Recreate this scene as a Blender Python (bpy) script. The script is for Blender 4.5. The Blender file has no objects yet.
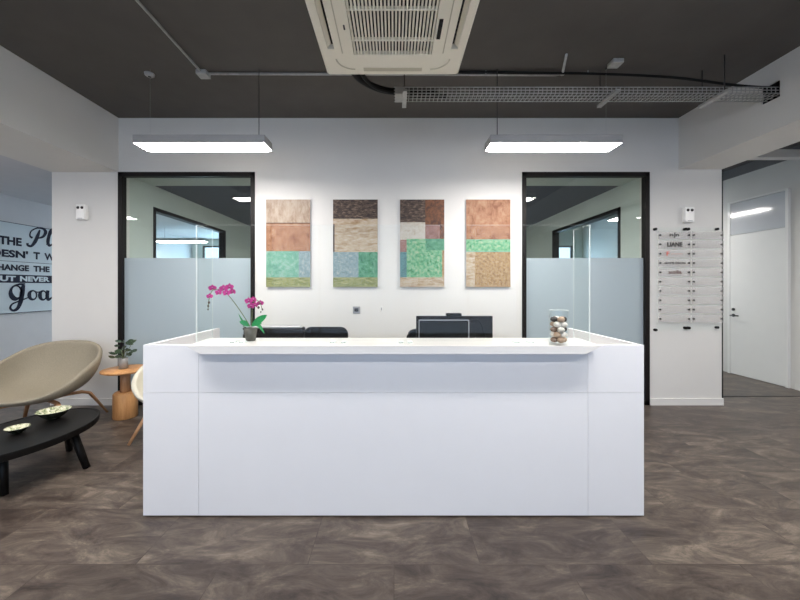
import bpy, bmesh, math, random
from mathutils import Vector, Matrix
PI = math.pi
S = bpy.context.scene
COL = S.collection

# ------------------------------------------------------------------ camera, world, big lights, exposure
F, CX, CY, H = 345.0, 394.0, 287.0, 1.48
cam = bpy.data.cameras.new('camera'); camo = bpy.data.objects.new('camera', cam); COL.objects.link(camo)
camo.location = (0, 0, H); camo.rotation_euler = (PI/2, 0, 0)
cam.sensor_width = 36; cam.lens = F/800*36
cam.shift_x = (400-CX)/800; cam.shift_y = (CY-300)/800
cam.clip_start = 0.02; cam.clip_end = 100
S.camera = camo

w = bpy.data.worlds.new('daylight_sky'); S.world = w; w.use_nodes = True
wb = w.node_tree.nodes['Background']; wb.inputs[0].default_value = (0.55, 0.72, 1.0, 1); wb.inputs[1].default_value = 1.5

def area(name, loc, rot, sx, sy, power, col):
    l = bpy.data.lights.new(name, 'AREA'); l.shape = 'RECTANGLE'; l.size = sx; l.size_y = sy
    l.energy = power; l.color = col
    o = bpy.data.objects.new(name, l); COL.objects.link(o); o.location = loc; o.rotation_euler = rot
    return o
# daylight entering by the glazed front behind the camera and by the windows at the far ends of the side rooms
area('daylight_front_window', (0, -4.80, 1.75), (PI/2, 0, 0), 6.6, 3.1, 12, (0.84, 0.91, 1.0))
area('daylight_passage_window', (4.6, 10.9, 1.8), (-PI/2, 0, 0), 1.9, 2.0, 32, (0.56, 0.76, 1.0))
area('daylight_lounge_window', (-5.0, 10.9, 1.8), (-PI/2, 0, 0), 1.9, 2.0, 60, (0.6, 0.8, 1.0))

LAMP = 30.0                      # radiance of the pendant diffusers
vs = S.view_settings
vs.view_transform = 'Standard'; vs.look = 'None'; vs.gamma = 1; vs.use_curve_mapping = False
vs.exposure = 1.0
try:
    S.cycles.max_bounces = 9; S.cycles.diffuse_bounces = 5; S.cycles.glossy_bounces = 4
    S.cycles.transparent_max_bounces = 24; S.cycles.sample_clamp_indirect = 6
    S.cycles.caustics_reflective = False; S.cycles.caustics_refractive = False
except Exception: pass

# ------------------------------------------------------------------ helpers
def lin(r, g=None, b=None):
    if g is None: r, g, b = r
    f = lambda c: (c/12.92 if c <= .04045 else ((c+.055)/1.055)**2.4)
    return (f(r/255), f(g/255), f(b/255), 1)

def P(x, y, Y):                  # photograph pixel at depth Y -> point of the place
    return Vector(((x-CX)/F*Y, Y, H+(CY-y)/F*Y))

def tag(o, label, cat, group=None, kind=None):
    o['label'] = label; o['category'] = cat
    if group: o['group'] = group
    if kind: o['kind'] = kind
    return o

def thing(name, label, cat, loc=(0,0,0), rz=0, group=None):
    o = bpy.data.objects.new(name, None); o.empty_display_size = .1; COL.objects.link(o)
    o.location = loc; o.rotation_euler = (0, 0, rz)
    return tag(o, label, cat, group)

def link(name, me, parent=None, label=None):
    o = bpy.data.objects.new(name, me); COL.objects.link(o)
    if parent is not None: o.parent = parent
    if label: o['label'] = label
    return o

def copy_tree(o, parent=None):
    c = o.copy(); COL.objects.link(c)
    if parent is not None:
        c.parent = parent; c.matrix_parent_inverse = o.matrix_parent_inverse.copy()
    for ch in list(o.children): copy_tree(ch, c)
    return c

class MB:
    def __init__(s): s.bm = bmesh.new(); s.smooth = False
    def box(s, x0, x1, y0, y1, z0, z1, bevel=0, mi=0, seg=2):
        m = bmesh.ops.create_cube(s.bm, size=1)['verts']
        for v in m:
            v.co = Vector((x0+(v.co.x+.5)*(x1-x0), y0+(v.co.y+.5)*(y1-y0), z0+(v.co.z+.5)*(z1-z0)))
        fs = set(f for v in m for f in v.link_faces)
        for f in fs: f.material_index = mi
        if bevel:
            es = list(set(e for v in m for e in v.link_edges))
            r = bmesh.ops.bevel(s.bm, geom=es, offset=bevel, segments=seg, affect='EDGES', profile=.5)
            for f in r['faces']: f.material_index = mi
        return s
    def tube(s, pts, r, n=8, caps=True, mi=0, squash=None, smooth=True, up=Vector((0,0,1))):
        pts = [Vector(p) for p in pts]
        rs = r if isinstance(r, (list, tuple)) else [r]*len(pts)
        rings = []
        for i, p in enumerate(pts):
            a = pts[max(0, i-1)]; b = pts[min(len(pts)-1, i+1)]
            t = (b-a).normalized()
            u = up if abs(t.dot(up)) < .95 else Vector((1,0,0)) if abs(t.x) < .9 else Vector((0,1,0))
            e1 = t.cross(u).normalized(); e2 = e1.cross(t).normalized()
            ring = []
            for k in range(n):
                an = 2*PI*(k+.5)/n
                q1, q2 = (squash if squash else (1, 1))
                ring.append(s.bm.verts.new(p + e1*math.cos(an)*rs[i]*q1 + e2*math.sin(an)*rs[i]*q2))
            rings.append(ring)
        for i in range(len(rings)-1):
            for k in range(n):
                f = s.bm.faces.new((rings[i][k], rings[i][(k+1)%n], rings[i+1][(k+1)%n], rings[i+1][k]))
                f.smooth = smooth; f.material_index = mi
        if caps:
            for rg in (rings[0][::-1], rings[-1]):
                f = s.bm.faces.new(rg); f.material_index = mi
        return s
    def lathe(s, prof, n=32, c=(0,0,0), mi=0, sx=1, sy=1, smooth=True):
        c = Vector(c); rings = []
        for (r, z) in prof:
            if r < 1e-6: rings.append([s.bm.verts.new(c+Vector((0,0,z)))])
            else: rings.append([s.bm.verts.new(c+Vector((r*sx*math.cos(2*PI*k/n), r*sy*math.sin(2*PI*k/n), z))) for k in range(n)])
        for A, B in zip(rings, rings[1:]):
            for k in range(n):
                if len(A) == 1 and len(B) == 1: continue
                if len(A) == 1: q = (A[0], B[(k+1)%n], B[k])
                elif len(B) == 1: q = (A[k], A[(k+1)%n], B[0])
                else: q = (A[k], A[(k+1)%n], B[(k+1)%n], B[k])
                f = s.bm.faces.new(q); f.smooth = smooth; f.material_index = mi
        return s
    def prism(s, poly, d, mi=0):    # poly: list of points, d: extrusion vector
        a = [s.bm.verts.new(Vector(p)) for p in poly]; b = [s.bm.verts.new(Vector(p)+Vector(d)) for p in poly]
        n = len(a); fs = [s.bm.faces.new(a[::-1]), s.bm.faces.new(b)]
        for k in range(n): fs.append(s.bm.faces.new((a[k], a[(k+1)%n], b[(k+1)%n], b[k])))
        for f in fs: f.material_index = mi
        return s
    def quad(s, pts, mi=0):
        f = s.bm.faces.new([s.bm.verts.new(Vector(p)) for p in pts]); f.material_index = mi; return s
    def ico(s, c, r, sub=2, sc=(1,1,1), rot=None, noise=0, seed=0, mi=0):
        rnd = random.Random(seed)
        vs_ = bmesh.ops.create_icosphere(s.bm, subdivisions=sub, radius=1)['verts']
        for v in vs_:
            k = 1 + noise*math.sin(5*v.co.x+seed)*math.cos(4*v.co.y+2*seed)
            q = Vector((v.co.x*sc[0]*k, v.co.y*sc[1]*k, v.co.z*sc[2]*k))*r
            if rot is not None: q = rot @ q
            v.co = q + Vector(c)
        for f in set(f for v in vs_ for f in v.link_faces): f.smooth = True; f.material_index = mi
        return s
    def build(s, name, mats, parent=None, label=None, weld=False):
        if weld: bmesh.ops.remove_doubles(s.bm, verts=s.bm.verts, dist=1e-5)
        bmesh.ops.recalc_face_normals(s.bm, faces=s.bm.faces)
        me = bpy.data.meshes.new(name); s.bm.to_mesh(me); s.bm.free()
        for m in (mats if isinstance(mats, (list, tuple)) else [mats]): me.materials.append(m)
        return link(name, me, parent, label)

def bx(name, m, x0, x1, y0, y1, z0, z1, parent=None, bevel=0, label=None):
    return MB().box(x0, x1, y0, y1, z0, z1, bevel).build(name, m, parent, label)

def smooth_pts(pts, n=8):          # Catmull-Rom
    pts = [Vector(p) for p in pts]; out = []
    for i in range(len(pts)-1):
        p0 = pts[max(0,i-1)]; p1 = pts[i]; p2 = pts[i+1]; p3 = pts[min(len(pts)-1,i+2)]
        for k in range(n):
            t = k/n
            out.append(.5*((2*p1)+(p2-p0)*t+(2*p0-5*p1+4*p2-p3)*t*t+(3*p1-p0-3*p2+p3)*t**3))
    out.append(pts[-1]); return out

def text_bm(bm, s, box, frame, offset=0.0, mi=0):
    """letters fitted to box=(u0,u1,v0,v1); frame(u,v) -> world point"""
    cu = bpy.data.curves.new('t', 'FONT'); cu.body = s; cu.size = 1; cu.offset = offset; cu.resolution_u = 3
    o = bpy.data.objects.new('t', cu); COL.objects.link(o)
    bpy.context.view_layer.update()
    dg = bpy.context.evaluated_depsgraph_get()
    me = o.evaluated_get(dg).to_mesh()
    co = [v.co.copy() for v in me.vertices]; fs = [list(p.vertices) for p in me.polygons]
    o.evaluated_get(dg).to_mesh_clear(); bpy.data.objects.remove(o); bpy.data.curves.remove(cu)
    if not co: return
    a0 = min(c.x for c in co); a1 = max(c.x for c in co); b0 = min(c.y for c in co); b1 = max(c.y for c in co)
    u0, u1, v0, v1 = box
    vv = [bm.verts.new(Vector(frame(u0+(c.x-a0)/(a1-a0)*(u1-u0), v0+(c.y-b0)/max(1e-6, b1-b0)*(v1-v0)))) for c in co]
    for f in fs:
        try: q = bm.faces.new([vv[i] for i in f]); q.material_index = mi
        except ValueError: pass

# ------------------------------------------------------------------ materials
def new_mat(name):
    m = bpy.data.materials.new(name); m.use_nodes = True
    return m, m.node_tree.nodes, m.node_tree.links, m.node_tree.nodes['Principled BSDF']

def plain(name, col, rough=.5, metal=0, spec=.5, var=.04, scale=6, bump=0, bscale=80, coat=0):
    m, N, L, b = new_mat(name)
    b.inputs['Roughness'].default_value = rough; b.inputs['Metallic'].default_value = metal
    b.inputs['Specular IOR Level'].default_value = spec; b.inputs['Coat Weight'].default_value = coat
    tc = N.new('ShaderNodeTexCoord')
    nz = N.new('ShaderNodeTexNoise'); nz.inputs['Scale'].default_value = scale; nz.inputs['Detail'].default_value = 3
    L.new(tc.outputs['Object'], nz.inputs['Vector'])
    r = N.new('ShaderNodeValToRGB')
    c = col if len(col) == 4 else (*col, 1)
    r.color_ramp.elements[0].position = .3; r.color_ramp.elements[1].position = .7
    r.color_ramp.elements[0].color = tuple(max(0, v*(1-var)) for v in c[:3])+(1,)
    r.color_ramp.elements[1].color = tuple(min(1, v*(1+var)) for v in c[:3])+(1,)
    L.new(nz.outputs['Fac'], r.inputs['Fac']); L.new(r.outputs['Color'], b.inputs['Base Color'])
    if bump:
        n2 = N.new('ShaderNodeTexNoise'); n2.inputs['Scale'].default_value = bscale; n2.inputs['Detail'].default_value = 2
        L.new(tc.outputs['Object'], n2.inputs['Vector'])
        bp = N.new('ShaderNodeBump'); bp.inputs['Strength'].default_value = bump; bp.inputs['Distance'].default_value = .005
        L.new(n2.outputs['Fac'], bp.inputs['Height']); L.new(bp.outputs['Normal'], b.inputs['Normal'])
    return m

def glow(name, col, strength):
    m, N, L, b = new_mat(name)
    b.inputs['Base Color'].default_value = (.8, .8, .8, 1)
    b.inputs['Emission Color'].default_value = (*col, 1); b.inputs['Emission Strength'].default_value = strength
    return m

def glass(name, tint, refl=1.0, ior=1.5):
    m, N, L, b = new_mat(name); N.remove(b)
    out = N['Material Output']
    t = N.new('ShaderNodeBsdfTransparent'); t.inputs[0].default_value = (*tint, 1)
    g = N.new('ShaderNodeBsdfGlossy'); g.inputs['Roughness'].default_value = .01; g.inputs[0].default_value = (1, 1, 1, 1)
    lw = N.new('ShaderNodeLayerWeight'); lw.inputs[0].default_value = .5
    pw = N.new('ShaderNodeMath'); pw.operation = 'POWER'; pw.inputs[1].default_value = 5
    r0 = ((ior-1)/(ior+1))**2
    ma = N.new('ShaderNodeMath'); ma.operation = 'MULTIPLY_ADD'; ma.inputs[1].default_value = 1-r0; ma.inputs[2].default_value = r0
    mu = N.new('ShaderNodeMath'); mu.operation = 'MULTIPLY'; mu.inputs[1].default_value = refl; mu.use_clamp = True
    mx = N.new('ShaderNodeMixShader')
    L.new(lw.outputs['Facing'], pw.inputs[0]); L.new(pw.outputs[0], ma.inputs[0]); L.new(ma.outputs[0], mu.inputs[0]); L.new(mu.outputs[0], mx.inputs[0])
    L.new(t.outputs[0], mx.inputs[1]); L.new(g.outputs[0], mx.inputs[2]); L.new(mx.outputs[0], out.inputs[0])
    return m

def frosted(name, col, transp=.0, gloss=.04):
    m, N, L, b = new_mat(name); N.remove(b)
    out = N['Material Output']
    d = N.new('ShaderNodeBsdfDiffuse'); d.inputs[0].default_value = (*col, 1)
    tl = N.new('ShaderNodeBsdfTranslucent'); tl.inputs[0].default_value = (*col, 1)
    tp = N.new('ShaderNodeBsdfTransparent')
    g = N.new('ShaderNodeBsdfGlossy'); g.inputs['Roughness'].default_value = .25
    nz = N.new('ShaderNodeTexNoise'); nz.inputs['Scale'].default_value = 400
    bp = N.new('ShaderNodeBump'); bp.inputs['Strength'].default_value = .05
    L.new(nz.outputs['Fac'], bp.inputs['Height']); L.new(bp.outputs['Normal'], d.inputs['Normal'])
    a = N.new('ShaderNodeMixShader'); a.inputs[0].default_value = .5
    c = N.new('ShaderNodeMixShader'); c.inputs[0].default_value = transp
    e = N.new('ShaderNodeMixShader'); e.inputs[0].default_value = gloss
    L.new(d.outputs[0], a.inputs[1]); L.new(tl.outputs[0], a.inputs[2])
    L.new(a.outputs[0], c.inputs[1]); L.new(tp.outputs[0], c.inputs[2])
    L.new(c.outputs[0], e.inputs[1]); L.new(g.outputs[0], e.inputs[2]); L.new(e.outputs[0], out.inputs[0])
    return m

def art(name, cols, scale=6, stretch=(1,1,1), rough=.6):
    m, N, L, b = new_mat(name); b.inputs['Roughness'].default_value = rough
    tc = N.new('ShaderNodeTexCoord'); mp = N.new('ShaderNodeMapping'); mp.inputs['Scale'].default_value = stretch
    L.new(tc.outputs['Object'], mp.inputs['Vector'])
    nz = N.new('ShaderNodeTexNoise'); nz.inputs['Scale'].default_value = scale; nz.inputs['Detail'].default_value = 8
    nz.inputs['Roughness'].default_value = .75; nz.inputs['Distortion'].default_value = .3
    L.new(mp.outputs['Vector'], nz.inputs['Vector'])
    r = N.new('ShaderNodeValToRGB'); e = r.color_ramp.elements
    n = len(cols)
    while len(e) < n: e.new(.5)
    for i, c in enumerate(cols):
        e[i].position = .38+.24*i/max(1, n-1); e[i].color = lin(c)
    L.new(nz.outputs['Fac'], r.inputs['Fac']); L.new(r.outputs['Color'], b.inputs['Base Color'])
    return m

def wood(name, c1, c2, rough=.5, scale=3, stretch=(1,1,.12)):
    m = art(name, [c1, c2], scale*8, stretch, rough); return m

def floor_mat():
    m, N, L, b = new_mat('vinyl_tile_floor')
    tc = N.new('ShaderNodeTexCoord')
    br = N.new('ShaderNodeTexBrick'); br.offset = .5
    br.inputs['Scale'].default_value = 1; br.inputs['Brick Width'].default_value = .92; br.inputs['Row Height'].default_value = .46
    br.inputs['Mortar Size'].default_value = .0022; br.inputs['Mortar Smooth'].default_value = .3; br.inputs['Bias'].default_value = 0
    br.inputs['Color1'].default_value = (0, 0, 0, 1); br.inputs['Color2'].default_value = (1, 1, 1, 1); br.inputs['Mortar'].default_value = (.5, .5, .5, 1)
    L.new(tc.outputs['Object'], br.inputs['Vector'])
    # every tile gets its own piece of the marbling
    sc = N.new('ShaderNodeVectorMath'); sc.operation = 'SCALE'; sc.inputs['Scale'].default_value = 7
    L.new(br.outputs['Color'], sc.inputs[0])
    ad = N.new('ShaderNodeVectorMath'); ad.operation = 'ADD'
    L.new(tc.outputs['Object'], ad.inputs[0]); L.new(sc.outputs[0], ad.inputs[1])
    mp = N.new('ShaderNodeMapping'); mp.inputs['Scale'].default_value = (.8, 2.1, 1); mp.inputs['Rotation'].default_value = (0, 0, .3)
    L.new(ad.outputs[0], mp.inputs['Vector'])
    n1 = N.new('ShaderNodeTexNoise'); n1.inputs['Scale'].default_value = 3.4; n1.inputs['Detail'].default_value = 10
    n1.inputs['Roughness'].default_value = .74; n1.inputs['Distortion'].default_value = .7
    L.new(mp.outputs[0], n1.inputs['Vector'])
    r = N.new('ShaderNodeValToRGB'); e = r.color_ramp.elements
    e.new(.5); e.new(.6)
    for i, (p, c) in enumerate(((.33, (54, 46, 42)), (.45, (80, 70, 64)), (.55, (101, 91, 82)), (.69, (140, 128, 114)))):
        e[i].position = p; e[i].color = lin(c)
    L.new(n1.outputs['Fac'], r.inputs['Fac'])
    hs = N.new('ShaderNodeMix'); hs.data_type = 'RGBA'; hs.blend_type = 'MULTIPLY'; hs.inputs[0].default_value = 1
    tr = N.new('ShaderNodeValToRGB'); tr.color_ramp.elements[0].color = (.74, .72, .72, 1); tr.color_ramp.elements[1].color = (1, 1, 1, 1)
    L.new(br.outputs['Color'], tr.inputs['Fac'])
    L.new(r.outputs['Color'], hs.inputs[6]); L.new(tr.outputs['Color'], hs.inputs[7])
    mo = N.new('ShaderNodeMix'); mo.data_type = 'RGBA'; mo.blend_type = 'MULTIPLY'
    mo.inputs[7].default_value = (.62, .6, .58, 1)
    L.new(br.outputs['Fac'], mo.inputs[0]); L.new(hs.outputs[2], mo.inputs[6]); L.new(mo.outputs[2], b.inputs['Base Color'])
    rr = N.new('ShaderNodeMapRange'); rr.inputs[3].default_value = .30; rr.inputs[4].default_value = .48
    L.new(n1.outputs['Fac'], rr.inputs[0]); L.new(rr.outputs[0], b.inputs['Roughness'])
    b.inputs['Specular IOR Level'].default_value = .4
    bp = N.new('ShaderNodeBump'); bp.inputs['Strength'].default_value = .08; bp.inputs['Distance'].default_value = .004
    L.new(n1.outputs['Fac'], bp.inputs['Height']); L.new(bp.outputs['Normal'], b.inputs['Normal'])
    return m

M = {}
M['wall'] = plain('white_wall_paint', lin(222, 220, 216), .6, var=.012, scale=3, bump=.04, bscale=120)
M['wall_lounge'] = plain('pale_grey_wall_paint', lin(206, 206, 210), .65, var=.02)
M['wall_office'] = plain('pale_green_wall_paint', lin(205, 212, 206), .6, var=.02)
M['ceiling'] = plain('dark_grey_ceiling_paint', lin(92, 88, 84), .8, var=.06, scale=4, bump=.1, bscale=60)
M['floor'] = floor_mat()
M['base'] = plain('white_skirting_paint', lin(228, 226, 222), .4, var=.01)
M['black'] = plain('black_metal', lin(20, 18, 18), .35, var=.1)
M['black_plastic'] = plain('black_plastic', lin(18, 18, 19), .55, spec=.2, var=.1)
M['mesh'] = plain('black_mesh_fabric', lin(26, 26, 29), .85, spec=.15, var=.2, scale=200)
M['dark_leather'] = plain('black_leather', lin(22, 20, 21), .6, spec=.2, var=.15, scale=30, bump=.2)
M['desk'] = plain('white_laminate', lin(237, 237, 239), .35, var=.006)
M['desk_top'] = plain('white_solid_surface', lin(230, 228, 225), .25, var=.006)
M['seam'] = plain('grey_joint', lin(150, 150, 152), .6)
M['frame'] = plain('black_frame_metal', lin(20, 16, 16), .5, spec=.25, var=.1)
M['pane'] = glass('window_glass', (.93, .965, .955), 1.1)
M['frost'] = frosted('frosted_film', (.62, .70, .74), .05)
M['acrylic'] = glass('clear_acrylic', (.982, .993, .99), .2, 1.45)
M['acrylic_edge'] = frosted('acrylic_polished_edge', (.88, .95, .94), .2)
M['steel'] = plain('galvanised_steel', lin(188, 188, 186), .42, metal=.35, var=.12, scale=20)
M['lamp_body'] = plain('grey_lamp_metal', lin(170, 168, 168), .4, var=.02)
M['lamp'] = glow('pendant_diffuser', (1.0, .955, .915), LAMP)
M['ac'] = plain('cream_plastic', lin(242, 236, 220), .4, var=.01)
M['ac_groove'] = plain('cream_plastic_groove', lin(200, 192, 172), .5, var=.01)
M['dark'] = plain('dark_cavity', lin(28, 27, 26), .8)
M['fabric'] = plain('taupe_wool', lin(150, 141, 123), .9, var=.12, scale=140, bump=.3, bscale=300)
M['fabric_pale'] = plain('pale_shell_fabric', lin(205, 200, 184), .9, var=.08, scale=140, bump=.3, bscale=300)
M['oak'] = wood('oak', (182, 132, 92), (206, 160, 118), .5)
M['honey'] = wood('honey_oak', (198, 138, 84), (220, 166, 110), .45)
M['table'] = plain('black_stained_ash', lin(14, 13, 13), .45, spec=.22, var=.25, scale=25)
M['bowl_out'] = plain('dark_green_glaze', lin(48, 52, 42), .25, var=.15, scale=20)
M['bowl_in'] = art('cream_and_green_glaze', [(64, 82, 58), (150, 158, 120), (214, 212, 186), (222, 218, 196)], 30, rough=.25)
M['pot'] = plain('dark_grey_pot', lin(82, 80, 74), .45, var=.1)
M['pot_grey'] = plain('zinc_pot', lin(140, 138, 134), .45, var=.08)
M['soil'] = plain('bark_soil', lin(92, 76, 58), .9, var=.4, scale=80)
M['leaf'] = plain('orchid_leaf', lin(40, 138, 78), .35, var=.15, scale=20)
M['leaf_dark'] = plain('dark_leaf', lin(56, 74, 52), .4, var=.55, scale=30)
M['stem'] = plain('green_stem', lin(110, 120, 82), .5)
M['petal'] = plain('magenta_petal', lin(196, 58, 142), .5, var=.18, scale=60)
M['lip'] = plain('deep_magenta_lip', lin(128, 18, 84), .5)
M['petal_pale'] = plain('pink_throat', lin(236, 190, 215), .5)
M['bud'] = plain('green_bud', lin(86, 70, 62), .5)
M['sign'] = plain('pale_blue_board', lin(200, 212, 220), .5, var=.01)
M['navy'] = plain('navy_vinyl', lin(20, 24, 48), .6, spec=.2, var=.02)
M['plate'] = frosted('name_plate_acrylic', (.86, .82, .82), .72, .02)
M['ink_black'] = plain('black_ink', lin(30, 28, 28), .5)
M['ink_red'] = plain('red_ink', lin(205, 80, 70), .5)
M['ink_pale_red'] = plain('pale_red_ink', lin(200, 150, 140), .5)
M['ink_brown'] = plain('brown_ink', lin(96, 70, 66), .5)
M['chrome'] = plain('chrome', lin(190, 190, 192), .18, metal=1)
M['dark_chrome'] = plain('dark_standoff', lin(60, 58, 58), .3, metal=.6)
M['socket'] = plain('grey_socket', lin(150, 150, 152), .4)
M['door'] = plain('white_door_lacquer', lin(236, 235, 232), .3, var=.008)
M['panel'] = plain('glossy_overpanel', lin(206, 208, 212), .12, var=.01, coat=.6)
M['grey_band'] = plain('grey_top_band', lin(118, 116, 118), .7)
M['jar'] = glass('jar_glass', (.96, .98, .98), .9)
M['screen_back'] = plain('monitor_back_plastic', lin(28, 27, 27), .6, spec=.2, var=.1)
M['silver'] = plain('silver_plastic', lin(175, 175, 178), .35, metal=.4)

# ------------------------------------------------------------------ dimensions of the room
YW = 4.327                              # face of the wall behind the desk
CEIL = 3.60
LX0, LX1 = -4.29, -3.455                # left column and beam
RX0, RXB, RX1 = 3.21, 3.57, 4.11        # right column, beam inner face, outer face
ZL, ZR = 2.92, 2.955                    # undersides of the beams
WL, WR, YF, YE = -6.2, 5.8, -4.6, 10.6  # outer side walls, wall behind the camera, far ends
WT = 2.92                               # top of the office windows

def st(o, label, cat): return tag(o, label, cat, kind='structure')

st(bx('floor', M['floor'], WL-.2, WR+.2, YF-.2, YE+.2, -.15, 0), 'dark brown grey marbled vinyl tile floor', 'floor')
st(bx('ceiling', M['ceiling'], LX0+.02, RX1-.02, YF-.1, YW+.02, CEIL, CEIL+.15), 'dark grey painted concrete ceiling above the desk', 'ceiling')
st(MB().box(WL-.1, LX0-.001, YF-.1, YE+.12, 2.95, 3.1).box(LX0-.001, LX1-.1, YW+.181, YE+.12, 2.95, 3.1).build('ceiling', M['wall_lounge']), 'pale plaster ceiling over the lounge at left', 'ceiling')
st(MB().box(RX1+.001, WR+.1, YF-.1, YE+.12, 3.5, 3.65).box(RX0+.14, RX1+.001, YW+.181, YE+.12, 3.5, 3.65).build('ceiling', M['ceiling']), 'dark ceiling over the passage at right', 'ceiling')
mb = MB(); mb.box(LX1, RX0+.04, YW+.18, YW+.62, 2.93, 3.05); mb2 = MB()
st(mb.build('ceiling', M['wall_office']), 'pale soffit just inside the office behind the glass', 'ceiling')
st(bx('ceiling', plain('slate_ceiling_paint', lin(88, 92, 104), .8), LX1-.1, RX0+.14, YW+.62, 8.8, 2.94, 3.06), 'slate grey ceiling of the office behind the glass', 'ceiling')

# wall behind the desk (two openings for the windows)
W1 = (-3.455, -1.743); W2 = (1.605, 3.20)
mb = MB()
mb.box(W1[1], W2[0], YW, YW+.18, 0, CEIL)
mb.box(LX1, W1[1], YW, YW+.18, WT, CEIL); mb.box(W2[0], RX0, YW, YW+.18, WT, CEIL)
mb.box(RX0, RXB, YW+.002, YW+.18, ZR, CEIL)
st(mb.build('wall_back', M['wall']), 'white wall behind the reception desk with the four canvases', 'wall')
st(bx('column', M['wall'], LX0, LX1, YW, YW+.18, 0, ZL), 'white column between the lounge and left office window', 'column')
st(bx('column', M['wall'], RX0, RX1, YW, YW+.18, 0, ZR), 'white column carrying the name directory', 'column')
st(bx('beam', M['wall'], LX0, LX1, YF, YW+.18, ZL, CEIL), 'white beam running along the left of the dark ceiling', 'beam')
HY0, HY1, HZ0, HZ1 = 3.192, 3.352, 3.245, 3.40
mb = MB()
mb.box(RXB, RX1, YF, HY0, ZR, CEIL); mb.box(RXB, RX1, HY1, YW+.18, ZR, CEIL)
mb.box(RXB, RX1, HY0, HY1, ZR, HZ0); mb.box(RXB, RX1, HY0, HY1, HZ1, CEIL); mb.box(RX1-.06, RX1, HY0, HY1, HZ0, HZ1)
mb.box(RXB+.015, RX1-.06, HY0-.001, HY0+.004, HZ0, HZ1, mi=1); mb.box(RXB+.015, RX1-.06, HY1-.004, HY1+.001, HZ0, HZ1, mi=1)  # near-black lining puts the shade of the hole into its colour
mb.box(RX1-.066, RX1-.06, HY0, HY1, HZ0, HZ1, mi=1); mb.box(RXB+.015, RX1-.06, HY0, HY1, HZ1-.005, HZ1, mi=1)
st(mb.build('beam', [M['wall'], M['dark']]), 'white beam at right with the square hole taking the cable tray', 'beam')

# outer walls
st(bx('wall_left', M['wall_lounge'], WL-.15, WL, YF-.1, YE+.1, 0, 3.1), 'pale grey lounge wall with the lettered board', 'wall')
st(bx('wall_right', M['wall'], WR, WR+.15, YF-.1, YE+.1, 0, 3.65), 'white passage wall with the door', 'wall')
mb = MB()
mb.box(WL, -3.3, YF-.15, YF, 0, CEIL); mb.box(3.3, WR, YF-.15, YF, 0, CEIL)
mb.box(-3.3, 3.3, YF-.15, YF, 0, .2); mb.box(-3.3, 3.3, YF-.15, YF, 3.3, CEIL)
st(mb.build('wall_front', M['wall']), 'white wall with the glazed front on the visitor side', 'wall')
def far_wall(x0, x1, wx0, wx1, lab):
    mb = MB(); z0, z1 = 1.0, 2.75
    mb.box(x0, wx0, YE, YE+.12, 0, 3.6); mb.box(wx1, x1, YE, YE+.12, 0, 3.6)
    mb.box(wx0, wx1, YE, YE+.12, 0, z0); mb.box(wx0, wx1, YE, YE+.12, z1, 3.6)
    st(mb.build('wall_far', M['wall_office']), lab, 'wall')
far_wall(WL, LX1-.1, -5.9, -4.2, 'far end wall of the lounge seen through the left glass')
far_wall(RX0+.14, WR, 3.75, 5.5, 'far end wall of the passage seen through the right glass')
# partitions of the office behind, with inner windows
def partition(x0, x1, lab, n, wlab):
    mb = MB(); a, b_, zt = 4.95, 7.07, 2.63
    mb.box(x0, x1, YW+.18, a, 0, 3.65); mb.box(x0, x1, b_, YE+.12, 0, 3.65); mb.box(x0, x1, a, b_, zt, 3.65)
    st(mb.build('wall_office', M['wall_office']), lab, 'wall')
    w_ = st(thing('window_%d' % n, '', 'window', ((x0+x1)/2, (a+b_)/2, 0)), wlab, 'window')
    cx, cy = (x0+x1)/2, (a+b_)/2
    f = MB(); t = .05
    for (y0, y1, z0, z1) in ((a, a+t, 0, zt), (b_-t, b_, 0, zt), (a, b_, zt-t, zt), (a, b_, 0, t)):
        f.box(x0-.01-cx, x1+.01-cx, y0-cy, y1-cy, z0, z1)
    f.build('window_frame', M['frame'], w_)
    bx('pane', M['pane'], -.004, .004, a+t-cy, b_-t-cy, t, zt-t, w_)
partition(LX1-.1, LX1, 'pale left partition inside the office behind the glass', 3, 'black framed inner glazing seen through left office window')
partition(RX0+.04, RX0+.14, 'pale right partition inside the office behind the glass', 4, 'black framed inner glazing seen through right office window')
st(bx('wall_office', M['wall_office'], LX1, RX0+.04, 8.7, 8.8, 0, 3.1), 'pale rear wall of the office behind the glass', 'wall')

# the two office windows
def office_window(n, x0, x1, lab):
    cx = (x0+x1)/2
    w_ = st(thing('window_%d' % n, '', 'window', (cx, YW, 0)), lab, 'window')
    t = .052; f = MB(); hw = (x1-x0)/2
    for (a, b_, z0, z1) in ((-hw, -hw+t, 0, WT), (hw-t, hw, 0, WT), (-hw, hw, WT-t, WT), (-hw, hw, 0, t)):
        f.box(a, b_, -.012, .062, z0, z1)
    f.build('window_frame', M['frame'], w_)
    bx('clear_pane', M['pane'], -hw+t, hw-t, .030, .038, 1.845, WT-t, w_, label='clear upper glass')
    bx('frosted_pane', M['frost'], -hw+t, hw-t, .030, .038, t, 1.845, w_, label='frosted lower glass')
office_window(1, *W1, 'black framed office window left of the canvases, frosted below')
office_window(2, *W2, 'black framed office window right of the canvases, frosted below')

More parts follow.
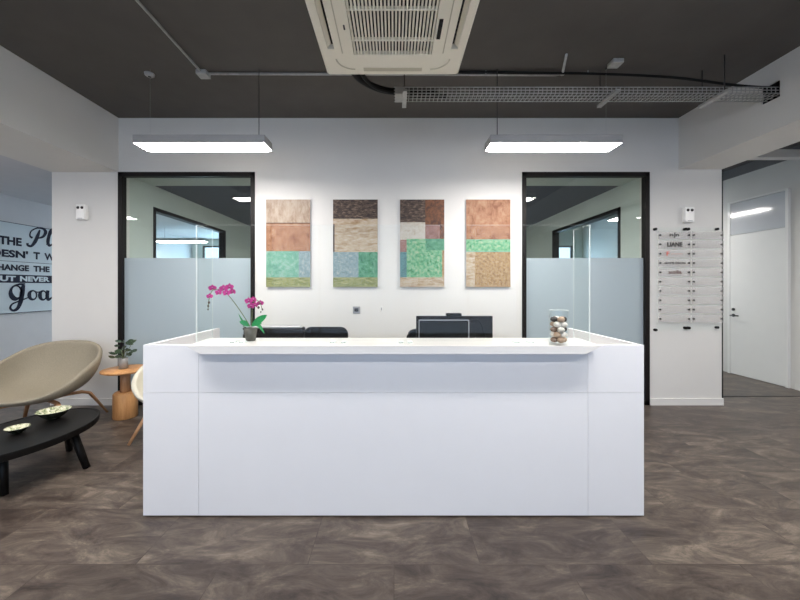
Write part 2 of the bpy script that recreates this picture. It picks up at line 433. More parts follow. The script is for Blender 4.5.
# trims and baseboards
mb = MB(); mb.box(LX0-.01, LX1, YW-.014, YW, 0, .085)
st(mb.build('baseboard_left', M['base']), 'white baseboard at the foot of the left column', 'baseboard')
mb = MB(); mb.box(RX0-.005, RX1+.014, YW-.014, YW, 0, .085); mb.box(RX1, RX1+.014, YW, YW+.18, 0, .085)
st(mb.build('baseboard_right', M['base']), 'white baseboard at the foot of the directory column', 'baseboard')
mb = MB(); mb.box(W1[1], W2[0], YW-.014, YW, 0, .085)
st(mb.build('baseboard_back', M['base']), 'white baseboard of the wall behind the desk', 'baseboard')
mb = MB(); mb.box(WR-.014, WR, YF, 4.98, 0, .085); mb.box(WR-.014, WR, 6.1, YE, 0, .085)
st(mb.build('baseboard_passage', M['base']), 'white baseboard along the passage wall beside the door', 'baseboard')
mb = MB(); mb.box(WL, WL+.014, YF, YE, 0, .085)
st(mb.build('baseboard_lounge', M['base']), 'white baseboard along the lounge wall', 'baseboard')
st(bx('trim_1', M['black'], RX1, RX1+.022, YW+.005, YW+.03, .085, ZR), 'thin black strip on the edge of the directory column', 'trim')
st(bx('trim_2', M['black'], RX1+.014, WR-.014, 4.66, 4.69, 0, .004), 'dark threshold strip across the passage floor', 'trim')
st(bx('trim_3', M['grey_band'], WR-.02, WR, YF, YE, 3.35, 3.5), 'grey band at the top of the passage wall', 'trim')  # strip of darker grey along the wall top
st(bx('beam', M['wall'], RX1, WR-.02, 4.83, 4.95, 3.30, 3.41), 'small white crossbeam over the passage', 'beam')

# passage door
d = st(thing('door_1', '', 'door', (WR, 5.5, 0)), 'white door with lever handle in the right passage wall', 'door')
y0, y1 = 5.09-5.5, 5.92-5.5
bx('door_leaf', M['door'], -.03, .0, y0, y1, .008, 2.355, d, .002)
f = MB(); f.box(-.034, 0, y0-.045, y0-.004, 0, 2.93); f.box(-.034, 0, y1+.004, y1+.045, 0, 2.93); f.box(-.034, 0, y0-.004, y1+.004, 2.905, 2.93)
f.build('door_frame', M['door'], d)
bx('overpanel', M['panel'], -.026, 0, y0-.002, y1+.002, 2.366, 2.90, d)
hd = MB(); hy = y1-.06
hd.tube([(-.03, hy, 1.0), (-.042, hy, 1.0)], .026, 16); hd.tube([(-.042, hy, 1.0), (-.085, hy, 1.0)], .010, 10)
hd.tube([(-.085, hy+.008, 1.0), (-.085, hy-.13, 1.0)], .010, 10)
h_ = hd.build('door_handle', M['dark_chrome'], d)
MB().tube([(-.03, hy, 1.10), (-.044, hy, 1.10)], .024, 16).build('door_lock', M['dark_chrome'], d)

# daylight window behind the camera and at the far ends
def plain_window(n, x0, x1, z0, z1, y, lab, mull):
    w_ = st(thing('window_%d' % n, '', 'window', ((x0+x1)/2, y, z0)), lab, 'window')
    hw = (x1-x0)/2; hh = z1-z0; f = MB(); t = .05
    for (a, b_, c0, c1) in ((-hw, -hw+t, 0, hh), (hw-t, hw, 0, hh), (-hw, hw, 0, t), (-hw, hw, hh-t, hh)): f.box(a, b_, -.03, .03, c0, c1)
    for k in range(1, mull): xx = -hw+2*hw*k/mull; f.box(xx-.025, xx+.025, -.03, .03, t, hh-t)
    f.build('window_frame', M['frame'], w_)
    bx('pane', M['acrylic'], -hw+t, hw-t, -.004, .004, t, hh-t, w_)
plain_window(7, -3.3, 3.3, .2, 3.3, YF-.07, 'wide glazed front on the visitor side', 5)
plain_window(5, 3.75, 5.5, 1.0, 2.75, YE+.06, 'far daylight window at the end of the passage', 2)
plain_window(6, -5.9, -4.2, 1.0, 2.75, YE+.06, 'far daylight window at the end of the lounge', 2)

# ------------------------------------------------------------------ reception desk
D0 = 2.219; DL, DR = -1.614, 1.608; DZ0, DZ1 = .010, 1.107; DB = 3.14
CXL, CXR = -1.258, 1.248; SEAM = .80
desk = thing('reception_desk', 'long white reception desk standing in the middle of the floor', 'desk', (0, D0, 0))
def dk(name, m, x0, x1, y0, y1, z0, z1, bevel=.0008, label=None, par=None):
    return bx(name, m, x0, x1, y0-D0, y1-D0, z0, z1, par or desk, bevel, label)
g = .0008
dk('front_panel', M['desk'], CXL+g, CXR-g, D0, D0+.03, DZ0, SEAM-g)
dk('front_panel', M['desk'], CXL+g, CXR-g, D0, D0+.03, SEAM+g, 1.066)
dk('corner_panel', M['desk'], DL, CXL-g, D0, D0+.03, DZ0, SEAM-g); dk('corner_panel', M['desk'], DL, CXL-g, D0, D0+.03, SEAM+g, DZ1)
dk('corner_panel', M['desk'], CXR+g, DR, D0, D0+.03, DZ0, SEAM-g); dk('corner_panel', M['desk'], CXR+g, DR, D0, D0+.03, SEAM+g, DZ1)
dk('backing_board', M['desk'], DL+.03, DR-.03, D0+.0301, D0+.036, DZ0+.01, 1.06)
dk('wing', M['desk'], DL, DL+.03, D0+.0305, DB, DZ0, DZ1); dk('wing', M['desk'], DR-.03, DR, D0+.0305, DB, DZ0, DZ1)
dk('worktop', M['desk_top'], DL+.031, DR-.031, D0+.037, D0+.72, .715, .74)
for x in (-1.35, -.55, .3, 1.2): dk('pedestal', M['desk'], x-.2, x+.2, D0+.3, D0+.70, .06, .714)
# mitred counter slab
SF, SB, SZ0, SZ1 = 2.119, 2.46, 1.068, 1.117
c = MB()
tl, tr_, bl, br_ = -1.28, 1.278, -1.192, 1.180
lo = [(bl, SF-D0, SZ0), (br_, SF-D0, SZ0), (br_, SB-D0, SZ0), (bl, SB-D0, SZ0)]
hi = [(tl, SF-D0, SZ1), (tr_, SF-D0, SZ1), (tr_+.03, SB-D0, SZ1), (tl-.03, SB-D0, SZ1)]
va = [c.bm.verts.new(Vector(p)) for p in lo]; vb = [c.bm.verts.new(Vector(p)) for p in hi]
c.bm.faces.new(va[::-1]); c.bm.faces.new(vb)
for k in range(4): c.bm.faces.new((va[k], va[(k+1)%4], vb[(k+1)%4], vb[k]))
c.build('counter_top', M['desk_top'], desk)
for x in (-1.46, -1.21, 1.03, 1.40, -.4, .4):
    MB().lathe([(0, 0), (.018, 0), (.018, .010), (0, .010)], 12, (x, .035, 0)).build('foot', M['silver'], desk)
for x in (-1.5, 1.5): MB().lathe([(0, 0), (.018, 0), (.018, .010), (0, .010)], 12, (x+math.copysign(.09, x), .85, 0)).build('foot', M['silver'], desk)

# sneeze guard
SY = 2.255; ST = 1.885
sg = thing('acrylic_screen', 'clear acrylic sneeze screen standing along the white counter', 'screen', (0, SY, SZ1))
def acr(name, x0, x1, y0, y1, z0, z1):
    m = MB(); m.box(x0, x1, y0, y1, z0, z1)
    dims = (x1-x0, y1-y0); thin = 0 if dims[0] < dims[1] else 1
    m.bm.normal_update()
    for f in m.bm.faces:
        f.material_index = 0 if abs(f.normal[thin]) > .5 else 1
    return m.build(name, [M['acrylic'], M['acrylic_edge']], sg)
hz = ST-SZ1
acr('front_panel', -1.288, 1.275, -.003, .003, .004, hz)
acr('side_panel', -1.294, -1.289, -.003, .20, .004, hz); acr('side_panel', 1.276, 1.281, -.003, .20, .004, hz)
for px in (234, 243, 333, 344, 401, 410, 516, 530):
    x = (px-CX)/F*SY
    MB().box(x-.016, x+.016, -.03, -.0035, 0, .008, .002).box(x-.016, x+.016, .0035, .03, 0, .008, .002).build('foot', M['acrylic_edge'], sg)

# ------------------------------------------------------------------ things behind the desk
def office_chair(name, lab, x, y, wd, top, kind):
    t = thing(name, lab, 'office chair', (x, y, 0))
    fb = M['dark_leather'] if kind == 'leather' else M['mesh']
    MB().box(-.24, .24, -.46, .0, .45, .53, .03, seg=3).build('seat', M['dark_leather'], t)
    # backrest: rounded slab, slightly curved
    b = MB(); n = 14; hw = wd/2; z0 = .60; cr = .06 if kind == 'leather' else .075
    outl = []
    for (cx_, cz, a0) in ((hw-cr, top-cr, 0), (-hw+cr, top-cr, 90), (-hw+cr, z0+cr, 180), (hw-cr, z0+cr, 270)):
        for k in range(6):
            a = math.radians(a0+k*18); outl.append((cx_+cr*math.cos(a), cz+cr*math.sin(a)))
    cv = lambda x_: -.35*x_*x_
    b.prism([(x_, .0+cv(x_), z_) for x_, z_ in outl], (0, .03, 0)); b.build('backrest', fb, t)
    fr = MB(); pts = [(x_, .015+cv(x_), z_) for x_, z_ in outl]; fr.tube(pts+[pts[0]], .013, 8)
    fr.build('back_frame', M['black_plastic'], t)
    if kind == 'leather':
        MB().tube([(hw-.02, .0, top-.03), (hw+.005, -.01, top+.005)], .018, 8).build('back_knob', M['black_plastic'], t); MB().tube([(-hw+.02, .0, top-.03), (-hw-.005, -.01, top+.005)], .018, 8).build('back_knob', M['black_plastic'], t)
        MB().box(-hw+.05, hw-.03, -.02, .02, top+.0, top+.022, .008).build('top_rail', M['silver'], t, label='grey top rail')
    MB().tube([(0, -.05, .47), (0, .05, .52), (0, .06, .75)], .025, 8).build('back_support', M['black_plastic'], t)
    MB().tube([(0, -.23, .12), (0, -.23, .45)], .03, 12).build('gas_lift', M['black_plastic'], t)
    for s in ((-1, 1) if kind == 'leather' else ()):
        MB().tube([(s*.24, -.15, .49), (s*.31, -.15, .52), (s*.31, -.15, .68)], .016, 8).box(s*.31-.03, s*.31+.03, -.30, -.05, .68, .705, .01).build('armrest', M['black_plastic'], t)
    for k in range(5):
        a = 2*PI*k/5+.3; ex, ey = .25*math.cos(a), -.23+.25*math.sin(a)
        lg = MB().tube([(0, -.23, .12), (ex, ey, .07)], [.028, .02], 8).build('leg', M['black_plastic'], t)
        MB().tube([(ex-.012, ey, .03), (ex+.012, ey, .03)], .03, 12).build('castor', M['black_plastic'], lg)
    return t
office_chair('office_chair', 'black leather office chair with grey top rail behind the orchid', -1.165, 3.36, .575, 1.08, 'leather')
office_chair('office_chair', 'black mesh office chair beside the leather one, right of the orchid', -.774, 3.92, .485, 1.015, 'mesh')
office_chair('office_chair', 'black mesh office chair half hidden behind the monitors', .345, 3.40, .42, 1.055, 'mesh')

def monitor(name, lab, x0, x1, y, z0, z1, mats, deep, edge=None):
    cx = (x0+x1)/2
    t = thing(name, lab, 'monitor', (cx, y, .74)); hw = (x1-x0)/2
    MB().box(-hw, hw, 0, .018, z0-.74, z1-.74, .004).build('housing', mats, t)
    MB().box(-hw+.012, hw-.012, .018, .0195, z0-.728, z1-.752).build('display', M['black_plastic'], t)
    if deep: MB().box(-hw*.55, hw*.55, -.03, .001, z0-.70, z1-.79, .012).build('rear_bulge', mats, t)
    if edge: 
        e = MB(); e.box(-hw-.004, hw+.004, -.003, .016, z1-.74, z1-.737); e.box(hw, hw+.004, -.003, .016, z0-.74, z1-.74); e.box(-hw-.003, -hw, -.003, .016, z0-.74, z1-.74)
        e.build('bezel', edge, t, label='silver bezel')
    MB().box(-.03, .03, -.05, -.025, .008, (z1+z0)/2-.74, .004).build('stand_neck', mats, t)
    MB().box(-.12, .12, -.10, .06, 0, .009, .003).build('stand_foot', mats, t)
    return t
mA = monitor('monitor', 'wide dark monitor seen from behind, the farther one on the desk', .180, .802, 2.80, .87, 1.245, M['screen_back'], True)
cb = MB().tube(smooth_pts([(.115, -.012, .42), (.13, -.014, .46), (.17, -.016, .478), (.21, -.014, .45), (.235, -.014, .38), (.25, -.014, .32)], 5), .004, 6).build('cable', M['black_plastic'], mA)
monitor('monitor', 'smaller black monitor with silver bezel, nearest the counter on the desk', .185, .545, 2.52, .90, 1.236, M['black_plastic'], False, M['silver'])
wc = thing('webcam', 'black webcam clipped on top of the wide monitor', 'webcam', (.485, 2.80, 1.2455))
MB().box(-.062, .062, -.02, .03, 0, .022, .006).build('housing', M['black_plastic'], wc)
MB().tube([(0, .03, .011), (0, .034, .011)], .008, 12).build('lens', M['chrome'], wc)

# ------------------------------------------------------------------ canvases
A = {
 'beige': art('art_beige', [(148, 125, 107), (170, 152, 135), (180, 165, 150)], 15, (1, 1, .35)),
 'terra': art('art_terracotta', [(125, 80, 53), (154, 109, 80), (168, 130, 101)], 12, (1, 1, .6)),
 'mint': art('art_mint', [(93, 143, 125), (109, 163, 140), (146, 173, 163)], 21),
 'olive': art('art_olive', [(99, 107, 64), (138, 143, 93), (163, 163, 123)], 27, (.5, 1, 2)),
 'umber': art('art_umber', [(39, 29, 26), (70, 54, 46), (125, 107, 90)], 27, (.6, 1, 2)),
 'cream': art('art_cream', [(146, 118, 86), (179, 162, 138), (189, 177, 160)], 21, (.5, 1, 2)),
 'bluegrey': art('art_blue_grey', [(107, 130, 136), (128, 150, 154), (160, 167, 167)], 30),
 'green': art('art_green', [(51, 109, 83), (80, 143, 109), (108, 158, 130)], 24),
 'grass': art('art_bright_green', [(47, 107, 64), (93, 160, 117), (125, 170, 133), (158, 173, 142)], 27),
 'rust': art('art_rust', [(64, 39, 29), (103, 63, 37), (125, 80, 49)], 15),
 'ivory': art('art_ivory', [(171, 158, 142), (185, 179, 167), (190, 185, 177)], 24),
 'pinkish': art('art_dusty_pink', [(117, 81, 72), (140, 103, 95), (150, 117, 108)], 18),
 'sand': art('art_sand', [(118, 90, 54), (160, 131, 93), (177, 153, 117)], 33),
 'dark': art('art_dark_edge', [(58, 41, 33), (74, 54, 41)], 24),
 'teal': art('art_teal', [(70, 108, 113), (93, 135, 138)], 24),
}
def canvas(px0, px1, lab, patches):
    y0, y1 = 199.5, 287.0
    x0 = (px0-CX)/F*(YW-.03); x1 = (px1-CX)/F*(YW-.03); z1 = H+(CY-y0)/F*(YW-.03); z0 = H+(CY-y1)/F*(YW-.03)
    w_, h_ = x1-x0, z1-z0; o = thing('canvas', lab, 'painting', ((x0+x1)/2, YW, z0), 0, 'abstract canvases on the wall')
    keys = sorted(set(p[4] for p in patches)); m = MB()
    m.box(-w_/2, w_/2, -.028, -.001, 0, h_, mi=len(keys))
    m.build('stretched_canvas', [A[k] for k in keys]+[M['wall_lounge']], o)
    q = MB(); 
    for i, (a, b_, c_, d_, k) in enumerate(patches):
        yy = -.0286-.00012*i
        q.quad([(-w_/2+a*w_, yy, h_-d_*h_), (-w_/2+c_*w_, yy, h_-d_*h_), (-w_/2+c_*w_, yy, h_-b_*h_), (-w_/2+a*w_, yy, h_-b_*h_)], keys.index(k))
    q.build('painted_face', [A[k] for k in keys], o)
canvas(266, 310.3, 'abstract canvas with beige, terracotta, mint and olive bands, nearest left window',
  [(0,0,1,.27,'beige'),(0,.27,1,.59,'terra'),(0,.59,.74,.89,'mint'),(.74,.59,1,.89,'bluegrey'),(0,.89,1,1,'olive'),(0,.265,1,.275,'dark')])
canvas(333, 377.7, 'abstract canvas with dark umber top and cream middle over blue grey and green',
  [(0,0,1,.22,'umber'),(0,.22,1,.6,'cream'),(0,.28,.035,.6,'dark'),(0,.6,.57,.89,'bluegrey'),(.57,.6,1,.89,'green'),(0,.89,1,1,'olive')])
canvas(400, 444.3, 'abstract canvas with umber and rust top corners over a large bright green field',
  [(0,0,.57,.26,'umber'),(.57,0,1,.45,'rust'),(0,.26,.57,.46,'ivory'),(.57,.29,.9,.45,'pinkish'),(0,.46,.16,.6,'pinkish'),(0,.6,.16,.89,'teal'),(.15,.45,.95,.89,'grass'),(.58,.45,1,.58,'green'),(.95,.58,1,.89,'sand'),(0,.89,1,1,'cream')])
canvas(466, 510.5, 'abstract canvas with terracotta top, thin green band and sand below, nearest right window',
  [(0,0,1,.455,'terra'),(0,.455,1,.6,'mint'),(.0,.46,1,.59,'grass'),(0,.6,.2,1,'cream'),(.2,.6,1,1,'sand')])

# wall socket, wall boxes, ceiling detector
so = thing('wall_socket', 'small grey wall socket below the second canvas', 'socket', P(356.5, 310, YW))
MB().box(-.045, .045, -.012, 0, -.045, .045, .004).build('cover_plate', M['socket'], so)
MB().box(-.025, .025, -.015, -.011, -.022, .022, .002).build('insert', M['dark_chrome'], so)
sw = thing('blank_plate', 'tiny white blank plate on the wall right of the socket', 'plate', P(381.5, 309, YW))
MB().box(-.012, .012, -.008, 0, -.035, .035, .003).build('cover_plate', M['base'], sw)
MB().box(-.006, .006, -.0095, -.0075, -.018, .018, .0005).build('insert', M['socket'], sw)
def wall_box(px, py, side, lab):
    o = thing('wall_sensor', lab, 'sensor', P(px, py, YW))
    MB().box(-.058, .058, -.06, 0, -.095, .095, .01).build('housing', M['door'], o)
    for dx in (-.025, .025):
        MB().lathe([(0, .012), (.014, .008), (.018, 0)], 16).build('lens', M['dark_chrome'], o).matrix_local = Matrix.Translation((dx, -.06, .055)) @ Matrix.Rotation(PI/2, 4, 'X')
    MB().box(-.03, .03, -.062, -.0595, -.082, -.074).build('slot', M['socket'], o)
wall_box(84.3, 213, -1, 'small white two-lens wall sensor on the left column')
wall_box(686, 215.5, 1, 'small white two-lens wall sensor above the name directory')
dt = thing('ceiling_detector', 'small pale detector on the dark ceiling near the left beam', 'detector', (-2.43, 3.43, CEIL))
MB().lathe([(0, -.03), (.025, -.03), (.042, -.018), (.046, 0), (0, 0)], 24).build('housing', M['lamp_body'], dt)
MB().lathe([(0, -.036), (.014, -.034), (.016, -.029), (0, -.029)], 16).build('lens', M['dark_chrome'], dt)

# ------------------------------------------------------------------ name directory on the right column
DIRX, PIT = (3.288, 3.690, 3.706, 4.10), .1157
dr = thing('name_directory', 'clear acrylic name directory with two columns of plates on the right column', 'directory', (3.71, YW, 1.5))
for (a, b_) in ((3.275, 3.685), (3.705, 4.105)):
    bx('backing_panel', M['acrylic'], a-3.71, b_-3.71, -.022, -.018, .935-1.5, 2.222-1.5, dr)
def standoff(x, z, r, par, name='standoff', y0=-.032, y1=-.001):
    MB().tube([(x, y0, z), (x, y1, z)], r, 12).build(name, M['black_plastic'], par)
for px, py in ((656, 229), (686, 229), (689, 229), (718, 229), (656.3, 330), (686.3, 328), (689.5, 328), (718, 327.5)):
    p = P(px, py, YW-.03); standoff(p.x-3.71, p.z-1.5, .017, dr, 'panel_standoff')
names = [('logo', None), ('LIANE', 'ink_black'), ('F', 'ink_red'), ('line', 'ink_black'), ('ausilia', 'ink_brown')]
for colm in range(2):
    a, b_ = (DIRX[0], DIRX[1]) if colm == 0 else (DIRX[2], DIRX[3])
    for r_ in range(10):
        z = H+(CY-235.2)/F*(YW-.03)-r_*PIT-1.5
        pl = MB().box(a-3.71, b_-3.71, -.036, -.032, z-.047, z+.047).build('name_plate', M['plate'], dr)
        for xx in (a+.022, b_-.022): standoff(xx-3.71, z, .0115, pl, 'standoff', -.043, -.0365); standoff(xx-3.71, z, .007, pl, 'standoff_pin', -.032, -.022)
        if colm == 0 and r_ < 5:
            L_ = MB(); ink = 'ink_black'
            fr = lambda u, v: (u, -.0366, v)
            x_ = lambda px: (px-CX)/F*(YW-.036)-3.71
            if r_ == 0:
                text_bm(L_.bm, 'n', (x_(669.5), x_(673.5), z-.014, z+.014), fr, .04)
                text_bm(L_.bm, 'n', (x_(675.7), x_(679), z-.014, z+.014), fr, .04)
                text_bm(L_.bm, 'j', (x_(673.6), x_(675.4), z-.036, z+.034), fr, .05)
            elif r_ == 1: text_bm(L_.bm, 'LIANE', (x_(667.2), x_(682.5), z-.028, z+.028), fr, .05)
            elif r_ == 2:
                text_bm(L_.bm, 'F', (x_(666.5), x_(669.5), z-.024, z+.026), fr, .02); ink = 'ink_red'
                t2 = MB(); text_bm(t2.bm, 'promass', (x_(671.5), x_(682.5), z-.016, z+.006), fr, 0); t2.build('lettering', M['ink_pale_red'], pl)
            elif r_ == 3: text_bm(L_.bm, 'ASSOCIATES CONSULTING', (x_(664.3), x_(685.5), z-.012, z+.012), fr, .06)
            else: text_bm(L_.bm, 'ausilia', (x_(668.5), x_(681.5), z-.018, z+.026), fr, .03); ink = 'ink_brown'
            L_.build('lettering', M[ink], pl)

# ------------------------------------------------------------------ lettered board on the lounge wall
def SP(u, v): return (WL+.0175, u, v)                   # u along Y, v up
def spx(ix, iy):                                        # from an enlarged view of the board
    px, py = ix/5.45, 210+iy/5.45
    Y = -WL*F/(CX-px)
    return (WL+.0175, Y, H+(CY-py)*Y/F)
sb = thing('lettered_board', 'pale blue board with navy lettering on the lounge wall', 'sign', (0, 0, 0))
bx('board', M['sign'], WL+.001, WL+.015, 4.75, 6.95, 1.06, 2.515, sb)
e = MB()
for (y0, y1, z0, z1) in ((4.742, 6.958, 2.515, 2.523), (4.742, 6.958, 1.052, 1.06), (4.742, 4.75, 1.06, 2.515), (6.95, 6.958, 1.06, 2.515)): e.box(WL+.001, WL+.018, y0, y1, z0, z1)
e.build('edge_strip', M['navy'], sb)
for s, y0, y1, z0, z1 in (('IF', 5.12, 5.32, 2.155, 2.29), ('THE', 5.395, 5.73, 2.155, 2.29), ("DOESN'", 5.11, 5.83, 1.957, 2.083), ('T', 5.915, 6.025, 1.957, 2.083),
        ('WORK', 6.10, 6.62, 1.957, 2.083), ('CHANGE', 5.275, 5.845, 1.744, 1.846), ('THE', 5.914, 6.194, 1.744, 1.846), ('PLAN', 6.27, 6.65, 1.744, 1.846)):
    tx = MB(); text_bm(tx.bm, s, (y0, y1, z0, z1), SP, .045); tx.build('lettering', M['navy'], sb)
bar = MB(); bar.quad([(WL+.0165, 5.0, 1.548), (WL+.0165, 6.72, 1.548), (WL+.0165, 6.72, 1.682), (WL+.0165, 5.0, 1.682)]); bar.quad([(WL+.0165, 5.0, 1.892), (WL+.0165, 6.72, 1.892), (WL+.0165, 6.72, 1.899), (WL+.0165, 5.0, 1.899)])
bar.build('banner', M['navy'], sb)
for s, y0, y1 in (('BUT', 5.32, 5.64), ('NEVER', 5.703, 6.194), ('THE', 6.27, 6.5)): 
    t2 = MB(); text_bm(t2.bm, s, (y0, y1, 1.572, 1.66), SP, .045); t2.build('banner_lettering', M['sign'], sb)
def ribbon(m, pts, ws):
    P3 = smooth_pts([Vector((x, y, 0)) for x, y in pts], 6); n = len(pts)
    W = []
    for i in range(n-1):
        for k in range(6): W.append(ws[i]+(ws[i+1]-ws[i])*k/6)
    W.append(ws[-1]); pr = None
    for i, p in enumerate(P3):
        a = P3[max(0, i-1)]; b_ = P3[min(len(P3)-1, i+1)]; t = (b_-a).normalized(); nn = Vector((-t.y, t.x, 0))*1.5
        c1 = m.bm.verts.new(Vector(spx(*(p+nn*W[i]/2).xy))); c2 = m.bm.verts.new(Vector(spx(*(p-nn*W[i]/2).xy)))
        if pr: m.bm.faces.new((pr[0], pr[1], c2, c1))
        pr = (c1, c2)
def ring_pts(cx, cy, rx, ry, a0=0, a1=360, n=14): return [(cx+rx*math.cos(math.radians(a0+(a1-a0)*k/n)), cy+ry*math.sin(math.radians(a0+(a1-a0)*k/n))) for k in range(n+1)]
sc_ = MB()
ribbon(sc_, [(212, 108), (200, 140), (186, 172), (165, 196), (146, 192), (144, 180)], [5, 13, 14, 9, 8, 10])           # P stem
ribbon(sc_, [(172, 152), (158, 142), (164, 116), (196, 99), (230, 102), (243, 122), (228, 146), (200, 154)], [8, 6, 5, 5, 8, 13, 9, 4])
ribbon(sc_, [(248, 190), (262, 150), (284, 112), (280, 104), (268, 120), (256, 170), (264, 194), (284, 184)], [3, 4, 5, 6, 12, 13, 9, 4])   # l
ribbon(sc_, ring_pts(310, 172, 15, 18), [6]*15); ribbon(sc_, [(328, 150), (324, 185), (338, 190)], [8, 9, 4])              # a
ribbon(sc_, [(340, 195), (346, 155), (360, 160), (362, 190), (374, 186)], [8, 8, 6, 9, 4])                                 # n
sc_.build('script_lettering', M['navy'], sb); sc_ = MB()
ribbon(sc_, ring_pts(82, 448, 30, 36, -60, 300), [6, 9, 8, 6, 5, 8, 15, 19, 19, 16, 11, 8, 6, 6, 6])                        # g
ribbon(sc_, [(72, 412), (100, 405), (132, 403)], [5, 8, 5])
ribbon(sc_, [(122, 408), (116, 450), (106, 500), (90, 536), (66, 548), (50, 534), (62, 512), (100, 496), (146, 478)], [13, 18, 17, 12, 8, 9, 6, 5, 4])
ribbon(sc_, ring_pts(174, 464, 20, 24), [6, 5, 5, 6, 8, 11, 14, 15, 13, 9, 6, 5, 5, 6, 6])                                   # o
ribbon(sc_, [(182, 442), (200, 448), (216, 444)], [4, 4, 4])
ribbon(sc_, ring_pts(230, 465, 18, 24), [6, 5, 5, 6, 8, 11, 14, 15, 13, 9, 6, 5, 5, 6, 6])                                   # a
ribbon(sc_, [(256, 438), (252, 468), (258, 488), (276, 478)], [12, 14, 11, 5])
ribbon(sc_, [(276, 478), (306, 440), (318, 408), (308, 400), (298, 430), (292, 470), (302, 490), (320, 480)], [4, 5, 6, 6, 12, 13, 9, 4])   # l
sc_.build('script_lettering', M['navy'], sb)

# ------------------------------------------------------------------ pendant lamps
LZ = 2.825
def pendant_mesh(t, length, wires=True):
    hl = length/2; b = MB()
    # diffuser: trough with sloping sides and ends
    lo = [(-hl+.08, -.075, 0), (hl-.08, -.075, 0), (hl-.08, .075, 0), (-hl+.08, .075, 0)]
    hi = [(-hl+.006, -.10, .016), (hl-.006, -.10, .016), (hl-.006, .10, .016), (-hl+.006, .10, .016)]
    va = [b.bm.verts.new(Vector(p)) for p in lo]; vb = [b.bm.verts.new(Vector(p)) for p in hi]
    b.bm.faces.new(va[::-1]); b.bm.faces.new(vb)
    for k in range(4): b.bm.faces.new((va[k], va[(k+1)%4], vb[(k+1)%4], vb[k]))
    b.build('diffuser', M['lamp'], t)
    MB().box(-hl, hl, -.105, .105, .017, .095, .006).build('housing', M['lamp_body'], t)
    for x in (-hl+.12, hl-.12):
        MB().box(x-.05, x+.05, -.03, .03, .095, .11, .004).build('hanger_clip', M['lamp_body'], t)
def pendant(name, lab, x, y, rz, wires, zc=CEIL, z=LZ, length=1.25, group=None):
    t = thing(name, lab, 'ceiling light', (x, y, z), rz, group); pendant_mesh(t, length)
    for wx, r in wires: MB().tube([(wx, 0, .108), (wx, 0, zc-z)], r, 6).build('suspension_wire', M['dark_chrome'] if r > .001 else M['steel'], t)
    return t
pendant('pendant_lamp', 'lit white linear pendant above the left office window', -1.845, 3.36, 0, ((.53, .004), (-.53, .0007)))
pendant('pendant_lamp', 'lit white linear pendant above the right office window', 1.535, 3.36, 0, ((-.53, .004), (.53, .0007)))
for y in (1.48, -.40):
    for x, sd in ((-1.845, 'left'), (1.535, 'right')):
        wh = {1.48: 'beside the air conditioner', -.40: 'on the visitor side'}[y]
        pendant('pendant_lamp', 'lit white linear pendant %s, %s row' % (wh, sd), x, y, 0, ((.53, .004), (-.53, .0007)))
pendant('pendant_lamp', 'lit linear pendant over the lounge seating, beyond the left beam', -5.0, 2.6, PI/2, ((.4, .003), (-.4, .003)), 2.95, 2.76, 1.0)
pendant('pendant_lamp', 'lit linear pendant at the far end of the lounge', -5.25, 8.5, 0, ((.4, .003), (-.4, .003)), 2.95, 2.58, 1.25)
pendant('pendant_lamp', 'lit linear pendant over the passage, before the door', 4.74, 2.6, PI/2, ((.4, .003), (-.4, .003)), 3.5, 2.78, 1.0)
for x, y, wh in ((-1.0, 5.25, 'nearer left one'), (.9, 5.25, 'nearer right one'), (-.1, 7.4, 'farther one')):  # added lamps, hidden behind the canvas wall to brighten the office
    pendant('pendant_lamp', 'added unseen pendant brightening the office behind the canvases, %s' % wh, x, y, 0, ((.4, .003), (-.4, .003)), 2.94, 2.72, 1.2)
pendant('pendant_lamp', 'lit linear pendant deeper in the passage, past the door', 4.74, 6.9, PI/2, ((.4, .003), (-.4, .003)), 3.5, 2.9, 1.2)

# ------------------------------------------------------------------ air conditioner
AZ = 3.05; AX0, AX1, AY0, AY1 = -.484, .466, 1.60, 2.553
acx, acy = (AX0+AX1)/2, (AY0+AY1)/2; ah = .466
ac = thing('air_conditioner', 'cream four-way cassette air conditioner hanging from the dark ceiling', 'air conditioner', (acx, acy, AZ))
GX0, GX1, GY0, GY1 = -.262, .262, -.37, .272     # grille opening
p = MB()
def slab_with_holes(m, z0, z1):
    sl = .335; sw = .06    # outlet slots
    # tiles around grille and slots
    xs = sorted([-ah, -.43, -.385, GX0+.0, GX1-.0, .385, .43, ah]); ys = sorted([-ah, -.445, -.39, GY0, GY1, .42, .45, ah])
    def hole(x, y):
        if GX0 < x < GX1 and GY0 < y < GY1: return True
        if -.43 < x < -.385 and GY0 < y < GY1-.07: return True
        if .385 < x < .43 and GY0 < y < GY1-.07: return True
        if GX0 < x < GX1 and -.445 < y < -.39: return True
        return False
    ys = sorted(set(ys+[GY1-.07]))
    for a, b_ in zip(xs, xs[1:]):
        for c_, d_ in zip(ys, ys[1:]):
            if not hole((a+b_)/2, (c_+d_)/2): m.box(a, b_, c_, d_, z0, z1)
slab_with_holes(p, 0, .035)
p.build('panel', M['ac'], ac, weld=True)
r = MB(); o_ = ah
for pts in ([(-o_, -o_), (o_, -o_)], [(o_, -o_), (o_, o_)], [(o_, o_), (-o_, o_)], [(-o_, o_), (-o_, -o_)]):
    r.tube([(pts[0][0], pts[0][1], .018), (pts[1][0], pts[1][1], .018)], .018, 10)
r.build('panel_rim', M['ac'], ac)
cv = MB(); cv.box(-.455, .455, -.455, .455, .0355, .05); cv.build('inner_tray', M['dark'], ac)
